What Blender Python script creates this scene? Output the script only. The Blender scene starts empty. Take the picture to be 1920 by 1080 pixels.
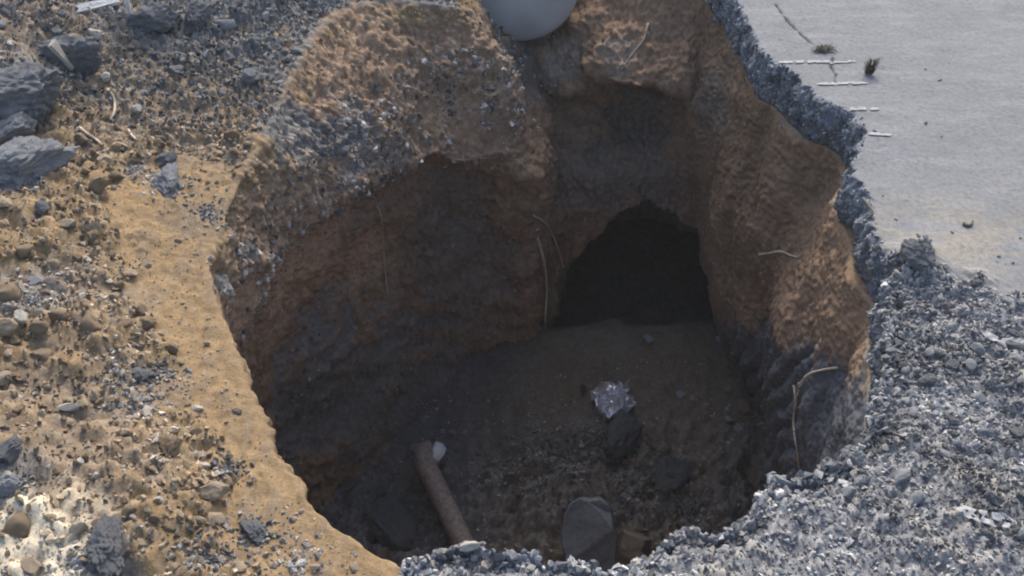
import bpy, bmesh, math, random
import numpy as np
from mathutils import Vector, Matrix
from mathutils.bvhtree import BVHTree

SC = bpy.context.scene
COL = SC.collection
R = math.radians
random.seed(7)
rng = np.random.default_rng(7)

# ------------------------------------------------------------------ camera
CAM_H, PITCH, FPX = 1.7, R(40), 2059.0
cam_d = bpy.data.cameras.new('camera')
cam_d.sensor_width = 36.0
cam_d.lens = 36.0 * FPX / 1920.0
cam_d.clip_start, cam_d.clip_end = 0.05, 500
cam = bpy.data.objects.new('camera', cam_d)
COL.objects.link(cam)
cam.location = (0, 0, CAM_H)
cam.rotation_euler = (math.pi / 2 - PITCH, 0, 0)
SC.camera = cam

# ------------------------------------------------------------------ light
SUN_EL, SUN_AZ = R(42), R(4)          # azimuth from +Y, negative = towards -X
SUN_DIR = Vector((math.sin(SUN_AZ) * math.cos(SUN_EL), math.cos(SUN_AZ) * math.cos(SUN_EL), math.sin(SUN_EL)))
w = bpy.data.worlds.new('World')
SC.world = w
w.use_nodes = True
nt = w.node_tree
sky = nt.nodes.new('ShaderNodeTexSky')
sky.sky_type = 'NISHITA'
sky.sun_disc = False
sky.sun_elevation = SUN_EL
sky.sun_rotation = SUN_AZ
sky.dust_density = 4.0
sky.ozone_density = 0.6
nt.links.new(sky.outputs[0], nt.nodes['Background'].inputs[0])
nt.nodes['Background'].inputs[1].default_value = 0.15
sun_d = bpy.data.lights.new('sun', 'SUN')
sun_d.energy = 1.35
sun_d.angle = R(10)
sun_d.color = (1.0, 0.955, 0.89)
sun = bpy.data.objects.new('sun', sun_d)
COL.objects.link(sun)
sun.rotation_euler = (-SUN_DIR).to_track_quat('-Z', 'Y').to_euler()
sun.location = (0, 0, 20)

SC.view_settings.view_transform = 'Standard'
SC.view_settings.look = 'None'
SC.view_settings.exposure = 0.95
SC.view_settings.gamma = 1.0
SC.render.engine = 'CYCLES'
SC.cycles.max_bounces = 8
SC.cycles.diffuse_bounces = 6
SC.cycles.glossy_bounces = 3
SC.cycles.filter_width = 2.0

# ------------------------------------------------------------------ helpers
SP, CP = math.sin(PITCH), math.cos(PITCH)
def ray(u, v):
    r, up = u - 960.0, 540.0 - v
    return Vector((r, FPX * CP + up * SP, -FPX * SP + up * CP)).normalized()
CAMP = Vector((0, 0, CAM_H))
def G(u, v, z=0.0):
    """a pixel's direction, met with the level z of the thing it lies on"""
    d = ray(u, v)
    s = (z - CAM_H) / d.z
    return (d.x * s, d.y * s)

_perm = np.random.default_rng(11).permutation(256)
_perm = np.concatenate([_perm, _perm, _perm])
_g = np.random.default_rng(12).normal(size=(256, 3))
_g /= np.linalg.norm(_g, axis=1)[:, None]
def noise(p, scale=1.0, off=0.0):
    p = np.asarray(p, float) * scale + off
    i = np.floor(p).astype(int)
    f = p - i
    i &= 255
    u = f * f * f * (f * (f * 6 - 15) + 10)
    out = np.zeros(len(p))
    for a in (0, 1):
        wx = u[:, 0] if a else 1 - u[:, 0]
        pa = _perm[i[:, 0] + a]
        for b in (0, 1):
            wy = u[:, 1] if b else 1 - u[:, 1]
            pb = _perm[pa + ((i[:, 1] + b) & 255)]
            for c in (0, 1):
                wz = u[:, 2] if c else 1 - u[:, 2]
                g = _g[_perm[pb + ((i[:, 2] + c) & 255)]]
                out += wx * wy * wz * (g[:, 0] * (f[:, 0] - a) + g[:, 1] * (f[:, 1] - b) + g[:, 2] * (f[:, 2] - c))
    return out * 1.6
def fbm(p, scale, octv=4, gain=0.5, off=0.0):
    o = np.zeros(len(p)); a = 1.0
    for k in range(octv):
        o += a * noise(p, scale * 2.03 ** k, off + 17.3 * k)
        a *= gain
    return o
_j = np.random.default_rng(13).random((256, 3))
def worley(p, scale, off=0.0):
    """distance to the nearest jittered cell point: pebbly lumps"""
    p = np.asarray(p, float) * scale + off
    i = np.floor(p).astype(int)
    f = p - i
    best = np.full(len(p), 9.0)
    for a in (-1, 0, 1):
        pa = _perm[(i[:, 0] + a) & 255]
        for b in (-1, 0, 1):
            pb = _perm[pa + ((i[:, 1] + b) & 255)]
            for c in (-1, 0, 1):
                h = _perm[pb + ((i[:, 2] + c) & 255)]
                q = _j[h] + (a, b, c) - f
                best = np.minimum(best, (q * q).sum(1))
    return np.sqrt(best)
def sstep(a, b, x):
    t = np.clip((np.asarray(x, float) - a) / (b - a), 0, 1)
    return t * t * (3 - 2 * t)

def mesh(name, verts, faces, mat=None, smooth=True, cols=None):
    verts = np.asarray(verts, np.float32)
    faces = np.asarray(faces, np.int32)
    me = bpy.data.meshes.new(name)
    k = faces.shape[1]
    me.vertices.add(len(verts)); me.vertices.foreach_set('co', verts.ravel())
    me.loops.add(faces.size); me.loops.foreach_set('vertex_index', faces.ravel())
    me.polygons.add(len(faces))
    me.polygons.foreach_set('loop_start', np.arange(0, faces.size, k, dtype=np.int32))
    me.polygons.foreach_set('use_smooth', np.full(len(faces), smooth))
    if mat: me.materials.append(mat)
    if cols is not None:
        at = me.color_attributes.new('Col', 'FLOAT_COLOR', 'POINT')
        c = np.ones((len(verts), 4), np.float32); c[:, :3] = cols
        at.data.foreach_set('color', c.ravel())
    me.update(calc_edges=True)
    me.validate()
    return me
def link(name, me, parent=None, **props):
    o = bpy.data.objects.new(name, me)
    COL.objects.link(o)
    if parent: o.parent = parent
    for k, v in props.items(): o[k] = v
    return o
def gridfaces(nr, nc, periodic):
    r = np.arange(nr - 1)[:, None]
    c = np.arange(nc if periodic else nc - 1)[None, :]
    c2 = (c + 1) % nc
    return np.stack([r * nc + c, r * nc + c2, (r + 1) * nc + c2, (r + 1) * nc + c], -1).reshape(-1, 4)
def gridnormals(P, periodic):
    if periodic:
        dt = np.roll(P, -1, 1) - np.roll(P, 1, 1)
    else:
        dt = np.gradient(P, axis=1)
    dr = np.gradient(P, axis=0)
    n = np.cross(dt, dr)
    return n / (np.linalg.norm(n, axis=2, keepdims=True) + 1e-12)

# ------------------------------------------------------------------ materials
def soil_mat(name, rough=0.95, bump=0.35, scale=1.0, var=0.5, tint=None, spec=0.15):
    m = bpy.data.materials.new(name); m.use_nodes = True
    n, l = m.node_tree.nodes, m.node_tree.links
    b = n['Principled BSDF']
    b.inputs['Roughness'].default_value = rough
    b.inputs['Specular IOR Level'].default_value = spec
    tc = n.new('ShaderNodeTexCoord')
    at = n.new('ShaderNodeVertexColor'); at.layer_name = 'Col'
    src = at.outputs[0]
    if tint:
        rgb = n.new('ShaderNodeRGB'); rgb.outputs[0].default_value = (*tint, 1); src = rgb.outputs[0]
    n1 = n.new('ShaderNodeTexNoise'); n1.inputs['Scale'].default_value = 45 * scale
    n1.inputs['Detail'].default_value = 6; n1.inputs['Roughness'].default_value = 0.7
    n2 = n.new('ShaderNodeTexNoise'); n2.inputs['Scale'].default_value = 160 * scale
    n2.inputs['Detail'].default_value = 4
    for q in (n1, n2): l.new(tc.outputs['Object'], q.inputs['Vector'])
    mr = n.new('ShaderNodeMapRange'); mr.inputs['From Min'].default_value = .3; mr.inputs['From Max'].default_value = .7
    mr.inputs['To Min'].default_value = 1 - var; mr.inputs['To Max'].default_value = 1 + var
    l.new(n1.outputs[0], mr.inputs['Value'])
    mr2 = n.new('ShaderNodeMapRange'); mr2.inputs['From Min'].default_value = .3; mr2.inputs['From Max'].default_value = .7
    mr2.inputs['To Min'].default_value = 1 - var * .6; mr2.inputs['To Max'].default_value = 1 + var * .6
    l.new(n2.outputs[0], mr2.inputs['Value'])
    mu = n.new('ShaderNodeMath'); mu.operation = 'MULTIPLY'
    l.new(mr.outputs[0], mu.inputs[0]); l.new(mr2.outputs[0], mu.inputs[1])
    vm = n.new('ShaderNodeVectorMath'); vm.operation = 'SCALE'
    l.new(src, vm.inputs[0]); l.new(mu.outputs[0], vm.inputs['Scale'])
    l.new(vm.outputs[0], b.inputs['Base Color'])
    bp = n.new('ShaderNodeBump'); bp.inputs['Strength'].default_value = bump; bp.inputs['Distance'].default_value = 0.006 / scale
    ad = n.new('ShaderNodeMath'); ad.operation = 'MULTIPLY_ADD'; ad.inputs[1].default_value = .5
    l.new(n2.outputs[0], ad.inputs[0]); l.new(n1.outputs[0], ad.inputs[2])
    l.new(ad.outputs[0], bp.inputs['Height']); l.new(bp.outputs[0], b.inputs['Normal'])
    return m
M_SOIL = soil_mat('soil', bump=.45, var=.28)
M_ROAD = soil_mat('asphalt', rough=.85, bump=.5, scale=1.6, var=.22, spec=.3)
M_GRAV = soil_mat('gravel', bump=.3, var=.22)
M_TAN = soil_mat('tan_stone', tint=(.285, .23, .165), bump=.5, var=.25)
M_PALE = soil_mat('pale_stone', tint=(.36, .335, .29), bump=.4, var=.2)
M_CREAM = soil_mat('cream_stone', tint=(.46, .40, .29), bump=.6, var=.25)
M_ASPH = soil_mat('asphalt_chunk', tint=(.205, .212, .22), bump=1.0, var=.6)
M_ASPH2 = soil_mat('dusty_asphalt_chunk', tint=(.28, .292, .305), bump=1.0, var=.6)
M_BLACK = soil_mat('black_asphalt_chunk', tint=(.105, .11, .115), bump=1.0, var=.55)
M_UMBER = soil_mat('umber_stone', tint=(.135, .108, .092), bump=.7, var=.3)
M_GREY = soil_mat('grey_stone', tint=(.22, .225, .23), bump=.5, var=.3)
M_CLOD = soil_mat('earth_clod', tint=(.235, .18, .122), bump=.7, var=.3)
M_SLAB = soil_mat('slab_stone', tint=(.12, .132, .15), bump=.4, var=.2)
M_ROOT = soil_mat('root', tint=(.44, .38, .29), bump=.3, var=.3)
M_PALEROOT = soil_mat('dry_twig', tint=(.50, .42, .32), bump=.3, var=.25)
M_WOOD = soil_mat('grey_wood', tint=(.50, .50, .48), bump=.4, var=.2)
M_RUST = soil_mat('brown_pipe', tint=(.24, .20, .17), rough=.7, bump=.3, var=.35)
M_PAINT = soil_mat('white_paint', tint=(.33, .335, .34), rough=.8, bump=.4, var=.2)
M_WEED = soil_mat('dry_weed', tint=(.13, .115, .09), var=.3)
def plain(name, col, rough, metal=0.0, spec=.5, grime=None, gs=6):
    m = bpy.data.materials.new(name); m.use_nodes = True
    n, l = m.node_tree.nodes, m.node_tree.links
    b = n['Principled BSDF']
    b.inputs['Roughness'].default_value = rough; b.inputs['Metallic'].default_value = metal
    b.inputs['Specular IOR Level'].default_value = spec
    tc = n.new('ShaderNodeTexCoord'); tx = n.new('ShaderNodeTexNoise')
    tx.inputs['Scale'].default_value = gs; tx.inputs['Detail'].default_value = 6
    l.new(tc.outputs['Object'], tx.inputs['Vector'])
    cr = n.new('ShaderNodeValToRGB')
    cr.color_ramp.elements[0].position = .3; cr.color_ramp.elements[1].position = .7
    cr.color_ramp.elements[0].color = (*(grime or [c * .75 for c in col]), 1); cr.color_ramp.elements[1].color = (*col, 1)
    l.new(tx.outputs[0], cr.inputs[0]); l.new(cr.outputs[0], b.inputs['Base Color'])
    return m
M_PIPE = plain('pale_plastic', (.50, .51, .52), .5, spec=.4, grime=(.30, .275, .25), gs=3.5)
M_FOIL = plain('silver_wrapper', (.85, .86, .90), .2, .7)
M_RAG = plain('white_plastic', (.62, .63, .64), .6)

# ------------------------------------------------------------------ pit loft
ASPH = 0.145        # thickness of the asphalt
# columns clockwise from the near left: rim point, then profile {z: (x, y)}; weight = vertex density
def C(rim, prof, asph, wgt=1.0):
    return dict(rim=rim, prof=prof, asph=asph, w=wgt)
def lefthid(p):   # left rim whose wall is undercut and hidden from above
    x, y = p
    return {0: p, -.15: (x - .02, y + .0), -.8: (x - .12, y + .04), -1.85: (x - .2, y + .1)}
def near(p):
    x, y = p
    return {0: p, -.3: (x, y - .02), -1.85: (x * 1.05, y + .05)}
def right(p, inn, low=.02):
    x, y = p
    return {0: (x - .02, y), -.12: (x - .035, y), -.5: (x - inn, y - .02), -.9: (x - inn * .8, y - .03), -1.4: (x + low, y), -1.85: (x + low + .03, y)}
cols = [
    C(G(745, 1062), near(G(745, 1062)), 0, .5),
    C(G(690, 1025), lefthid(G(690, 1025)), 0, .7),
    C(G(620, 975), lefthid(G(620, 975)), 0, .8),
    C(G(560, 908), lefthid(G(560, 908)), 0, .8),
    C(G(512, 835), lefthid(G(512, 835)), 0, .9),
    C(G(482, 750), lefthid(G(482, 750)), 0, .9),
    C(G(436, 625), lefthid(G(436, 625)), 0, 1),
    C(G(404, 540), lefthid(G(404, 540)), 0, 1),
    C(G(398, 478), {0: G(398, 478), -.2: (-.74, 2.2), -.55: (-.80, 2.24), -1.3: (-.98, 2.40), -1.85: (-1.0, 2.42)}, 0, 1.1),
    C(G(430, 395), {0: G(430, 395), -.2: (-.715, 2.40), -.55: (-.76, 2.5), -1.3: (-.93, 2.62), -1.85: (-.9, 2.6)}, 0, 1.2),
    C(G(465, 310), {0: G(465, 310), -.2: (-.67, 2.58), -.5: (-.71, 2.70), -.8: (-.76, 2.76), -1.3: (-.76, 2.82), -1.85: (-.66, 2.75)}, 0, 1.3),
    C(G(508, 237), {0: G(508, 237), -.15: (-.62, 2.80), -.33: (-.56, 2.82), -.42: (-.58, 2.92), -.8: (-.62, 2.98), -1.3: (-.56, 3.0), -1.85: (-.46, 2.92)}, 0, 1.3),
    C(G(556, 130), {0: G(556, 130), -.15: (-.55, 3.02), -.33: (-.44, 3.0), -.46: (-.47, 3.14), -.8: (-.45, 3.18), -1.3: (-.38, 3.18), -1.85: (-.28, 3.1)}, 0, 1.3),
    C(G(607, 38), {0: G(607, 38), -.15: (-.46, 3.25), -.36: (-.30, 3.13), -.48: (-.32, 3.26), -.8: (-.29, 3.28), -1.3: (-.20, 3.28), -1.85: (-.1, 3.2)}, 0, 1.3),
    C(G(715, 2), {0: G(715, 2), -.15: (-.30, 3.42), -.42: (-.13, 3.20), -.56: (-.15, 3.32), -.8: (-.12, 3.34), -1.3: (-.06, 3.34), -1.85: (0, 3.28)}, 0, 1.3),
    C((-.226, 3.60), {0: (-.20, 3.58), -.1: (-.085, 3.52), -.26: (.005, 3.45), -.54: (.085, 3.29), -.75: (.07, 3.36), -1.4: (.09, 3.36), -1.85: (.1, 3.32)}, 0, 1.2),
    C((-.25, 3.95), {0: (-.25, 3.95), -.26: (-.04, 3.9), -.54: (.15, 3.72), -.9: (.15, 3.55), -1.4: (.17, 3.47), -1.85: (.17, 3.4)}, 0, .9),
    C((0.0, 4.30), {0: (0.0, 4.30), -.3: (.13, 4.05), -.45: (.22, 3.74), -.55: (.24, 3.84), -.75: (.26, 3.62), -1.4: (.27, 3.5), -1.85: (.27, 3.45)}, 0, .9),
    C((.35, 4.24), {0: (.35, 4.24), -.24: (.38, 3.82), -.36: (.40, 3.63), -.46: (.42, 3.84), -.6: (.45, 3.85), -.76: (.48, 3.63), -1.4: (.5, 3.55), -1.85: (.5, 3.5)}, 0, 1.1),
    C((.64, 4.02), {0: (.64, 4.02), -.2: (.61, 3.80), -.37: (.60, 3.62), -.48: (.62, 3.78), -.76: (.665, 3.63), -1.4: (.69, 3.52), -1.85: (.69, 3.5)}, 0, 1.1),
    C((.775, 3.66), {0: (.765, 3.66), -.12: (.755, 3.64), -.3: (.715, 3.56), -.67: (.73, 3.58), -1.4: (.82, 3.42), -1.85: (.82, 3.4)}, 1, 1.2),
    C(G(1432, 100), right(G(1432, 100), .06, .07), 1, 1.2),
    C(G(1475, 128), right(G(1475, 128), .08, .05), 1, 1.2),
    C(G(1528, 178), right(G(1528, 178), .11, .02), 1, 1.2),
    C(G(1590, 208), right(G(1590, 208), .14, -.02), 1, 1.2),
    C(G(1617, 250), right(G(1617, 250), .17, -.04), 1, 1.2),
    C(G(1600, 310), right(G(1600, 310), .115, -.02), 1, 1.2),
    C(G(1624, 375), right(G(1624, 375), .09, .0), 1, 1.2),
    C(G(1635, 440), right(G(1635, 440), .07, .0), 1, 1.2),
    C(G(1678, 500), right(G(1678, 500), .07, .0), 1, 1.1),
    C(G(1660, 565), right(G(1660, 565), .03, .04), 1, 1.1),
    C(G(1668, 640), right(G(1668, 640), .02, .05), 1, 1.0),
    C(G(1655, 735), right(G(1655, 735), .01, .06), 1, .9),
    C(G(1643, 808), near(G(1643, 808)), 1, .7),
    C(G(1560, 868), near(G(1560, 868)), 1, .6),
    C(G(1452, 908), near(G(1452, 908)), 1, .5),
    C(G(1395, 988), near(G(1395, 988)), 1, .5),
    C(G(1272, 1000), near(G(1272, 1000)), 1, .5),
    C(G(1180, 1064), near(G(1180, 1064)), 1, .5),
    C(G(1090, 1052), near(G(1090, 1052)), 1, .5),
    C(G(1000, 1042), near(G(1000, 1042)), 1, .5),
    C(G(875, 1024), near(G(875, 1024)), 1, .5),
    C(G(800, 1048), near(G(800, 1048)), 1, .5),
]
K = len(cols)
rimc = np.array([c['rim'] for c in cols])
seg = np.linalg.norm(np.roll(rimc, -1, 0) - rimc, axis=1)
segw = seg * np.array([c['w'] for c in cols])
NT = 1180
cum = np.concatenate([[0], np.cumsum(segw)])
tt = np.linspace(0, cum[-1], NT, endpoint=False)
ki = np.clip(np.searchsorted(cum, tt, side='right') - 1, 0, K - 1)
kf = (tt - cum[ki]) / segw[ki]
def around(vals, idx=ki, fr=kf, tension=.5):
    """periodic cardinal spline through K control values (K, ...) at NT places"""
    v = np.asarray(vals, float)
    p0, p1, p2, p3 = (v[(idx + d) % K] for d in (-1, 0, 1, 2))
    f = fr.reshape((-1,) + (1,) * (v.ndim - 1))
    m1, m2 = (p2 - p0) * tension * .8, (p3 - p1) * tension * .8
    f2, f3 = f * f, f * f * f
    return (2 * f3 - 3 * f2 + 1) * p1 + (f3 - 2 * f2 + f) * m1 + (-2 * f3 + 3 * f2) * p2 + (f3 - f2) * m2
asph_t = around([c['asph'] for c in cols], tension=0.0)
rim = around(rimc)
# wall rows, deepest first
zs = np.concatenate([np.linspace(-1.85, -.9, 105, endpoint=False), np.linspace(-.9, 0, 190)])
ctrl = np.zeros((K, len(zs), 2))
for k, c in enumerate(cols):
    zk = sorted(c['prof'])
    ctrl[k, :, 0] = np.interp(zs, zk, [c['prof'][z][0] for z in zk])
    ctrl[k, :, 1] = np.interp(zs, zk, [c['prof'][z][1] for z in zk])
ker = np.exp(-np.linspace(-2, 2, 13) ** 2); ker /= ker.sum()
for k in range(K):
    for a in (0, 1):
        q = np.pad(ctrl[k, :, a], 6, mode='edge')
        ctrl[k, :, a] = np.convolve(q, ker, 'valid')
wall_xy = around(ctrl)                                  # NT, rows, 2
NW = len(zs)
def spoil(x, y):
    """height of the loose spoil round the pit, metres"""
    p = np.stack([x, y, np.zeros_like(x)], -1)
    def bump(cx, cy, rx, ry, h, rot=0):
        dx, dy = x - cx, y - cy
        ca, sa = math.cos(rot), math.sin(rot)
        a, b = (dx * ca + dy * sa) / rx, (-dx * sa + dy * ca) / ry
        return h * np.exp(-(a * a + b * b))
    h = bump(-1.35, 1.9, .55, .8, .13) + bump(-1.6, 3.3, .5, .6, .22) + bump(-.95, 1.25, .38, .3, .10)
    h += bump(-1.0, 3.6, .5, .45, .10) + bump(-.5, 4.3, .9, .45, .20) + bump(-.62, 1.05, .35, .2, .03)
    h += bump(-1.05, 2.55, .2, .25, -.03) + bump(.5, 4.9, .9, .4, .16)
    return h
cen = np.array([.1, 2.45])
outd = rim - cen
outd /= np.linalg.norm(outd, axis=1)[:, None]
dist = np.concatenate([np.arange(.006, .3, .0065), np.arange(.3, 1.35, .0095), 1.35 * 1.16 ** np.arange(0, 20)])
ztop = np.where(True, -(ASPH - .01) * sstep(.2, .9, asph_t), 0)
P = np.zeros((NW + len(dist), NT, 3))
for j, z in enumerate(zs):
    P[j, :, :2] = wall_xy[:, j]
    f = (z + 1.85) / 1.85
    P[j, :, 2] = -1.85 + (ztop + 1.85) * f
for j, d in enumerate(dist):
    q = wall_xy[:, -1] + outd * d
    P[NW + j, :, :2] = q
    P[NW + j, :, 2] = ztop + spoil(q[:, 0], q[:, 1]) * sstep(0, .3, d) * (asph_t < .2)
# round the rim
for it in range(5):
    a, b = NW - 8, NW + 8
    P[a:b] = .5 * P[a:b] + .25 * (P[a - 1:b - 1] + P[a + 1:b + 1])
# tunnel opening in the back wall
def tunnel_mask(x, z):
    hw = np.interp(z, [-1.9, -1.4, -1.15, -1.02, -.93, -.88], [.36, .34, .26, .17, .08, -.06])
    cx = np.interp(z, [-1.4, -.8], [.53, .56])
    return sstep(-.035, .035, hw - np.abs(x - cx))
flat = P.reshape(-1, 3)
nz = noise(flat, 9.0, 3.0) * .03
tm = tunnel_mask(flat[:, 0] + nz, flat[:, 2] + nz) * (flat[:, 1] > 3.3) * (flat[:, 1] < 4.0) * (flat[:, 2] < -.7)
flat[:, 1] += tm * (1.0 + .1 * noise(flat, 5.0))
flat[:, 0] += tm * .12
# relief
N = gridnormals(P, True).reshape(-1, 3)
sgn = np.sign(N.reshape(P.shape)[-20, :, 2].mean())
N *= sgn
row = np.repeat(np.arange(NW + len(dist)), NT)
is_wall = sstep(NW + 2, NW - 8, row)
x, y, z = flat.T
side_r = sstep(.55, .75, x) * is_wall * (y < 3.5)
big = fbm(flat, 3.2, 3)
mid = fbm(flat, 14, 3, off=5)
fine = fbm(flat, 55, 3, .6, off=9)
lump = .55 - worley(flat, 26, 2.0)
lump2 = .55 - worley(flat, 62, 4.0)
ridge = 1 - np.abs(noise(flat * (1, 1, 1.8), 9, 31)) * 2
# how loose the surface is on top of the bank (clods and stones against smooth raked sand)
sm_a, sm_b = np.array(G(330, 420)), np.array(G(620, 960))
ab = sm_b - sm_a
tproj = np.clip(((flat[:, :2] - sm_a) @ ab) / (ab @ ab), -.1, 1.2)
dsm = np.linalg.norm(flat[:, :2] - (sm_a + tproj[:, None] * ab), axis=1)
smooth_bank = sstep(.27, .10, dsm + .10 * big + .05 * mid) * (1 - is_wall)
loose = (1 - smooth_bank)
strk = fbm(flat * (1.6, .55, 1), 22, 3, off=71)
disp_top = .026 * big * loose + .014 * mid * (.45 + .55 * loose) + .006 * strk * smooth_bank + .006 * fine * (.4 + .6 * loose) \
    + loose * (.034 * lump * sstep(-.2, .5, mid + .3) + .016 * lump2)
gravelly = sstep(-.5, -.15, z) * sstep(-.36, -.3, -np.abs(z + .25)) * sstep(.2, -.1, x) * is_wall
vst = fbm(flat * (1, 1, .35), 16, 3, off=81)
ruf = 1 - .65 * sstep(.5, .7, x)
disp_wall = .036 * big + .016 * mid * ruf + .012 * vst * sstep(-.22, -.45, z) + .010 * fine + .008 * ridge * sstep(-.2, .4, big) * ruf + gravelly * (.014 * lump + .005 * lump2) + .010 * lump * sstep(.0, .6, mid)
disp_wall = disp_wall * np.where(side_r > .5, .72, 1.0)
# tooth marks of the digger in the lower right wall
gm = sstep(.03, -.10, z + .36 + .69 * (y - 2.19) + .07 * mid + .08 * big) * sstep(3.35, 3.15, y) * sstep(.55, .7, x) * is_wall
ph = (y * .88 + z * .47) / .070 + .7 * noise(flat, 4.0, 77)
disp_wall += gm * sstep(2.1, 2.4, y) * .024 * (np.abs(np.sin(ph * math.pi)) - .6)
edge_keep = 1 - .45 * np.exp(-((row - NW) / 7.0) ** 2)
disp = (is_wall * disp_wall + (1 - is_wall) * disp_top) * edge_keep
disp *= np.where(row > NW + len(dist) - 17, .3, 1)
under = (1 - is_wall) * np.repeat(asph_t[None, :], NW + len(dist), 0).ravel()
disp *= 1 - .95 * under
disp -= under * .01
flat += N * disp[:, None]
tree_f = gridfaces(NW + len(dist), NT, True)
if sgn < 0: tree_f = tree_f[:, ::-1]

def bvh(v, f):
    return BVHTree.FromPolygons([tuple(q) for q in v.tolist()], f.tolist(), all_triangles=False)
BV_G = bvh(flat, tree_f)

# ------------------------------------------------------------------ pit floor
fx = np.arange(-1.25, 1.35, .0085); fy = np.arange(1.15, 5.0, .0085)
FX, FY = np.meshgrid(fx, fy)
pf = np.stack([FX.ravel(), FY.ravel(), np.zeros(FX.size)], -1)
def floor_h(x, y):
    h = -1.64 + .30 * sstep(2.35, 3.35, y + .25 * (x - .4))
    h = h - .10 * sstep(.15, -.35, x) * sstep(2.2, 3.0, y)
    h += .05 * np.exp(-((x - .55) / .35) ** 2 - ((y - 3.2) / .22) ** 2)
    h += .06 * np.exp(-((x - .22) / .25) ** 2 - ((y - 2.72) / .18) ** 2)
    h -= .32 * sstep(3.32, 3.75, y)
    return h
fbig, fmid, ffine = fbm(pf, 4, 3, off=40), fbm(pf, 16, 3, off=50), fbm(pf, 60, 2, off=60)
floose = sstep(3.1, 2.7, pf[:, 1] + .1 * fbig)
pf[:, 2] = floor_h(pf[:, 0], pf[:, 1]) + .036 * fbig + (.009 + .022 * floose) * fmid + .007 * ffine * (.3 + .7 * floose) \
    + floose * (.038 * (.5 - worley(pf, 20, 8)) + .014 * (.5 - worley(pf, 60, 8)))
ff = gridfaces(len(fy), len(fx), False)
BV_F = bvh(pf, ff)

# ------------------------------------------------------------------ road slab
ta = np.where(asph_t > .5)[0]
t0, t1 = ta[0], ta[-1]
NA = int((t1 - t0) * 1.35)
ti = np.linspace(t0 - 3, t1 + 6, NA)
rimA = np.stack([np.interp(ti, np.arange(NT), rim[:, a]) for a in (0, 1)], -1)
outA = np.stack([np.interp(ti, np.arange(NT), outd[:, a]) for a in (0, 1)], -1)
r3 = np.concatenate([rimA, np.zeros((NA, 1))], 1)
jag = .016 * noise(r3, 10, 5) + .014 * noise(r3, 26, 7) + .010 * noise(r3, 60, 9) + .012 * (worley(r3, 18, 3) - .5)
distA = np.concatenate([np.arange(.005, .45, .0055), np.arange(.45, 1.5, .0085), 1.5 * 1.18 ** np.arange(0, 17)])
face_z = np.linspace(-ASPH, -.002, 26)
rowsA = 2 + len(face_z) + len(distA)
Q = np.zeros((rowsA, NA, 3))
Q[0, :, :2] = rimA + outA * 1.2; Q[0, :, 2] = -ASPH - .002
Q[1, :, :2] = rimA + outA * (jag + .03)[:, None]; Q[1, :, 2] = -ASPH
# a pixel line on the ground beyond which the road is sound, in front of it the surface is crumbled
ra, rb = np.array(G(1660, 470)), np.array(G(1920, 552))
rn = np.array([rb[1] - ra[1], -(rb[0] - ra[0])]); rn /= np.linalg.norm(rn)
if rn[1] > 0: rn = -rn                                    # points towards the crumbled side
for j, zz in enumerate(face_z):
    back = .022 * (1 - (zz + ASPH) / ASPH) * 0 + .018 * noise(np.stack([rimA[:, 0], rimA[:, 1], np.full(NA, zz)], -1), 22, 15)
    Q[2 + j, :, :2] = rimA + outA * (jag + back - .012 * math.sin((zz + ASPH) / ASPH * math.pi))[:, None]
    Q[2 + j, :, 2] = zz
nf = 2 + len(face_z)
for j, d in enumerate(distA):
    Q[nf + j, :, :2] = rimA + outA * (d + jag * math.exp(-(d / .06) ** 2))[:, None]
for it in range(2):
    a, b = nf - 3, nf + 3
    Q[a:b] = .5 * Q[a:b] + .25 * (Q[a - 1:b - 1] + Q[a + 1:b + 1])
fq = Q.reshape(-1, 3)
rowq = np.repeat(np.arange(rowsA), NA)
NQ = gridnormals(Q, False); sg = np.sign(NQ[nf + 60, :, 2].mean()); NQ = (NQ * sg).reshape(-1, 3)
sd = (fq[:, :2] - ra) @ rn                                # >0 in front of the line
qbig, qmid, qfine = fbm(fq, 4, 3, off=21), fbm(fq, 20, 3, off=23), fbm(fq, 70, 2, off=25)
crumb = sstep(-.02, .05, sd + .05 * qbig + .04 * qmid)
topm = sstep(nf - 1, nf + 2, rowq)
facem = (1 - topm) * (rowq > 1)
wl, wl2 = .5 - worley(fq, 30, 1), .5 - worley(fq, 75, 6)
dq = topm * crumb * (.016 * qbig + .011 * qmid + .004 * qfine + .013 * wl + .008 * wl2 - .004)
dq += topm * (1 - crumb) * (.003 * qbig + .0010 * qfine)
dq += facem * (.009 * qmid + .010 * wl + .006 * wl2)
dist_edge = np.repeat(np.concatenate([np.zeros(nf), distA]), NA)
dq -= topm * crumb * .018 * np.exp(-(dist_edge / .03) ** 2)
# low heap of crumbs where the sound road ends
hx, hy = G(1722, 492)
dq += topm * .05 * np.exp(-((fq[:, 0] - hx) / .055) ** 2 - ((fq[:, 1] - hy) / .06) ** 2) * (1 + .4 * qmid)
dq *= np.where(rowq > rowsA - 17, .2, 1)
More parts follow.
